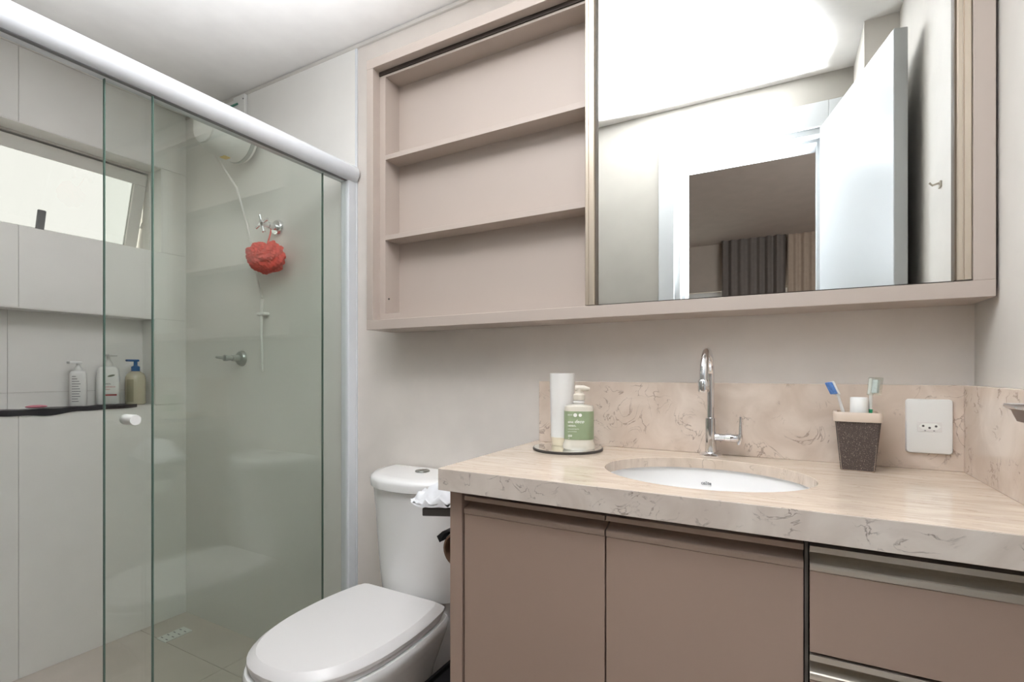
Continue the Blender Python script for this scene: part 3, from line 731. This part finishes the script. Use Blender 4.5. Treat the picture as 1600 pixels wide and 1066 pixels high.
obj('brush_head', brushbox(mid, dd_, nn, .030, .012, -.003, .002), 'soft_white', tb1); obj('bristles', brushbox(mid, dd_, nn, .026, .011, .002, .012), 'bristle', tb1)
tb2 = thing('toothbrush', (c[0] + .02, c[1], ZT + .02), 'white toothbrush with a green band and clear head cover', 'toothbrush', 'toothbrushes in the cup')
hp = [Vector((c[0] + .010, c[1] + .008, ZT + .012)), Vector((c[0] + .021, c[1], ZT + .113)), Vector((c[0] + .022, c[1], ZT + .122)), Vector((c[0] + .023, c[1], ZT + .15)), Vector((c[0] + .026, c[1], ZT + .182))]
obj('grip', tube(hp[:2], .0045, 10), 'whitep', tb2, True); obj('green_band', tube(hp[1:3], .0046, 12), 'green', tb2, True)
obj('neck', tube(hp[2:], [.0034, .003, .0045], 10), 'whitep', tb2, True)
dd_ = (hp[4] - hp[3]).normalized(); nn = Vector((.85, -.5, 0)).normalized(); mid = hp[3] * .45 + hp[4] * .55
obj('brush_head', brushbox(mid, dd_, nn, .032, .013, -.004, .002), 'whitep', tb2); obj('bristles', brushbox(mid, dd_, nn, .027, .011, .002, .012), 'bristle_w', tb2)
obj('head_cover', brushbox(mid, dd_, nn, .036, .015, -.005, .016), 'winglass', tb2)

# power socket on the upstand
so_ = thing('power_socket', (.259, -.021, .936), 'white power socket plate on the stone upstand', 'power socket')
def plate(h, w, y, r): 
    out = []
    for p in rrect(.2585, 0, w, h, r, 0, 0, 5): out.append((p[0], y, .9905 + p[1]))
    return out
obj('cover_plate', loft([plate(.0545, .0372, -.021, .006), plate(.0545, .0372, -.024, .006), plate(.053, .0358, -.0275, .006), plate(.046, .030, -.0288, .006)]), 'whitep', so_, True)
md = obj('socket_module', B(.2395, .2780, -.0298, -.0285, .980, 1.000, .0004, 1), 'soft_white', so_)
hexp = [(.2415, .9905), (.2475, .9965), (.2700, .9965), (.2760, .9905), (.2700, .9845), (.2475, .9845)]
obj('socket_recess', loft([[(x, -.0302, z) for x, z in hexp], [(x, -.0298, z) for x, z in hexp]]), 'inkwhite', md)
for x, z in ((.2485, .9915), (.2585, .988), (.2685, .9915)): obj('pin_hole', lathe([(.0021, -.0306), (.0021, -.0301)], (x, 0, z), 'y', 12), 'ink', md)
for x in (.2515, .2655): obj('marking', B(x - .0014, x + .0014, -.0302, -.0298, .9815, .9830), 'inkgrey', md)

# chrome holder on the side upstand
sh = thing('soap_dish', (.29, -.39, 1.03), 'chrome-rimmed holder fixed to the stone upstand at far right', 'soap dish')
def dish(s, z, y0=-.348, y1=-.44, x0=.272, x1=.3125):
    cx_, cy_ = (x0 + x1) / 2, (y0 + y1) / 2
    return rrect(cx_ + (1 - s) * .02, cy_, (x1 - x0) / 2 * s, (y0 - y1) / 2 * s, .012 * s, 0, z)
obj('dish_bowl', loft([dish(.62, 1.031), dish(.72, 1.032), dish(.84, 1.047), dish(.95, 1.050), dish(.95, 1.0515), dish(.80, 1.048), dish(.66, 1.036)]), 'dishmetal', sh, True)
obj('dish_rim', loft([dish(.95, 1.0495), dish(1.0, 1.0505), dish(1.0, 1.0545), dish(.97, 1.056), dish(.93, 1.0545), dish(.93, 1.0495)]), 'chrome', sh, True)
# small hook on the right wall (seen in the mirror)
hk = thing('wall_hook', (XR - .01, -.467, 1.548), 'tiny metal hook on the right wall, seen in the mirror', 'hook')
obj('hook_plate', B(XR - .004, XR, -.475, -.459, 1.54, 1.556, .001, 1), 'alu', hk)
obj('hook_prong', tube([(XR - .004, -.467, 1.552), (XR - .016, -.467, 1.548), (XR - .022, -.467, 1.555)], .0025, 8), 'alu', hk, True)

# paper holder with shelf on the vanity's side
ph = thing('paper_holder', (-.66, -.31, .66), 'dark grey paper holder with a shelf on the vanity side', 'paper holder')
bm = B(-.752, -.606, -.362, -.255, .757, .776, .002, 1)
for v in bm.verts: v.co.z += (v.co.x + .752) * .12
obj('shelf_plate', bm, 'gunmetal', ph)
obj('back_plate', B(-.610, -.6045, -.36, -.27, .66, .79, .001, 1), 'gunmetal', ph)
arc = [(-.704, .722), (-.694, .729), (-.676, .733), (-.655, .730), (-.655, .726), (-.676, .729), (-.690, .724), (-.699, .709), (-.703, .709)]
arc = [(-.708, .716), (-.692, .730), (-.672, .736), (-.650, .736), (-.650, .733), (-.672, .733), (-.688, .724), (-.696, .706), (-.700, .703)]
obj('roll_flap', prism_y(arc, -.362, -.265), 'black', ph)
obj('roll_bar', tube([(-.655, -.36, .69), (-.655, -.27, .69), (-.607, -.27, .69)], .006, 10), 'gunmetal', ph, True)
pr = thing('paper_roll', (-.655, -.315, .66), 'nearly empty brown paper roll under the dark holder flap', 'paper roll')
bm = lathe([(.036, -.357), (.0385, -.356), (.0385, -.272), (.036, -.271), (.034, -.271), (.034, -.357), (.036, -.357)], (-.655, 0, .69), 'y', 30, False, False)
obj('core', bm, 'brown', pr, True)
bm = lathe([(.0388, -.350), (.041, -.350), (.041, -.276), (.0388, -.276), (.0388, -.350)], (-.655, 0, .69), 'y', 30, False, False)
obj('sheets', bm, 'paper', pr, True)
# soft tissue pack on the shelf
bm = bmesh.new(); bmesh.ops.create_cube(bm, size=2); bmesh.ops.subdivide_edges(bm, edges=bm.edges, cuts=14, use_grid_fill=True)
for v in bm.verts:
    x, y, z = v.co
    t = (x + 1) / 2                                    # 0 at the flat pointed left end, 1 at the vanity
    hgt = .010 + .058 * min(1, t / .62) ** .8 - .012 * max(0, t - .7) / .3
    edge = (1 - .55 * abs(y) ** 3)
    X = -.797 + .150 * t
    cr1 = .004 * math.sin(26 * t + 3 * y) + .003 * math.sin(43 * t - 7 * y + 2) + .0025 * math.sin(11 * y + 19 * t)
    zb = .7775 + (X + .752) * .12 + (.010 * max(0, .3 - t) / .3)
    zz = zb + (z + 1) / 2 * hgt * edge + (cr1 if z > -.4 else cr1 * .1 + .0005)
    v.co = Vector((X + .003 * math.sin(9 * y + 5 * z), -.312 + .053 * y * (1 - .35 * (1 - min(1, t / .3)) ** 2) * (1 - .12 * max(0, z)), zz))
tpk = thing('tissue_pack', (-.71, -.31, .785), 'crumpled white tissue pack lying on the dark holder shelf', 'tissue pack')
obj('wrapper', bm, 'film', tpk, True)

# ================================================================== mirror cabinet
KX0, KX1, KY, KZ0, KZ1 = -1.158, .329, -.132, 1.232, 2.085
mc = thing('mirror_cabinet', (-.41, -.06, KZ0), 'taupe wall cabinet with open shelves and a sliding mirror door', 'mirror cabinet')
t3 = .030
obj('frame_bottom', B(KX0, KX1, KY, -.002, KZ0, KZ0 + t3, .0008, 1), 'cab', mc); obj('frame_top', B(KX0, KX1, KY, -.002, KZ1 - t3, KZ1, .0008, 1), 'cab', mc)
obj('frame_left', B(KX0, KX0 + .027, KY + .0004, -.002, KZ0 + t3, KZ1 - t3, .0008, 1), 'cab', mc); obj('frame_right', B(KX1 - t3, KX1, KY + .0004, -.002, KZ0 + t3, KZ1 - t3, .0008, 1), 'cab', mc)
IY = -.100
obj('inner_side', B(KX0 + .027, -1.108, IY, -.03, KZ0 + t3, KZ1 - t3), 'cab', mc); obj('inner_side', B(.27, KX1 - t3, IY, -.03, KZ0 + t3, KZ1 - t3), 'cab', mc)
obj('inner_top', B(-1.108, .27, IY, -.03, 2.036, KZ1 - t3 - .004), 'cab', mc); obj('inner_bottom', B(-1.108, .27, IY, -.03, KZ0 + t3, 1.285), 'cab', mc)
obj('upright', B(-.43, -.412, IY, -.03, 1.285, 2.036), 'cab', mc)
obj('back_panel', B(KX0 + .027, KX1 - t3, -.035, -.003, KZ0 + t3, KZ1 - t3), 'cab', mc)
for z in (1.773, 1.518): obj('shelf', B(-1.108, -.43, IY, -.035, z, z + .015, .0004, 1), 'cab', mc); obj('shelf', B(-.412, .27, IY, -.035, z, z + .015), 'cab', mc)
obj('door_track', B(KX0 + .027, KX1 - t3, IY - .004, IY + .004, KZ1 - t3 - .012, KZ1 - t3), 'cabin', mc)
obj('screw_hole', lathe([(.003, -.1008), (.003, -.0995)], (-1.093, 0, 1.33), 'y', 10), 'ink', mc)
sd = obj('mirror_door', B(-.428, .297, -.112, -.106, KZ0 + t3 + .003, KZ1 - t3 - .002), 'cabin', mc); sd['label'] = 'sliding mirror door with champagne metal stiles'
obj('mirror_glass', B(-.406, .276, -.1155, -.112, KZ0 + t3 + .004, KZ1 - t3 - .003), 'mirror', sd)
def stile(x0, x1):
    w = x1 - x0
    P = [(x0, -.106), (x0, -.126), (x0 + .002, -.1285), (x0 + w * .36, -.1285), (x0 + w * .40, -.1265), (x0 + w * .46, -.1265), (x0 + w * .50, -.1285), (x1 - .002, -.1285), (x1, -.126), (x1, -.106)]
    obj('stile', prism_z(P, KZ0 + t3 + .003, KZ1 - t3 - .002), 'champ', sd)
stile(-.430, -.405); stile(.277, .2985)
for a in ((-.405, -.4022), (.2742, .277)): obj('groove_shade', B(a[0], a[1], -.1265, -.112, KZ0 + t3 + .003, KZ1 - t3 - .002), 'groove_shade', sd)  # dark strips standing in for the shade in the grooves beside the stiles
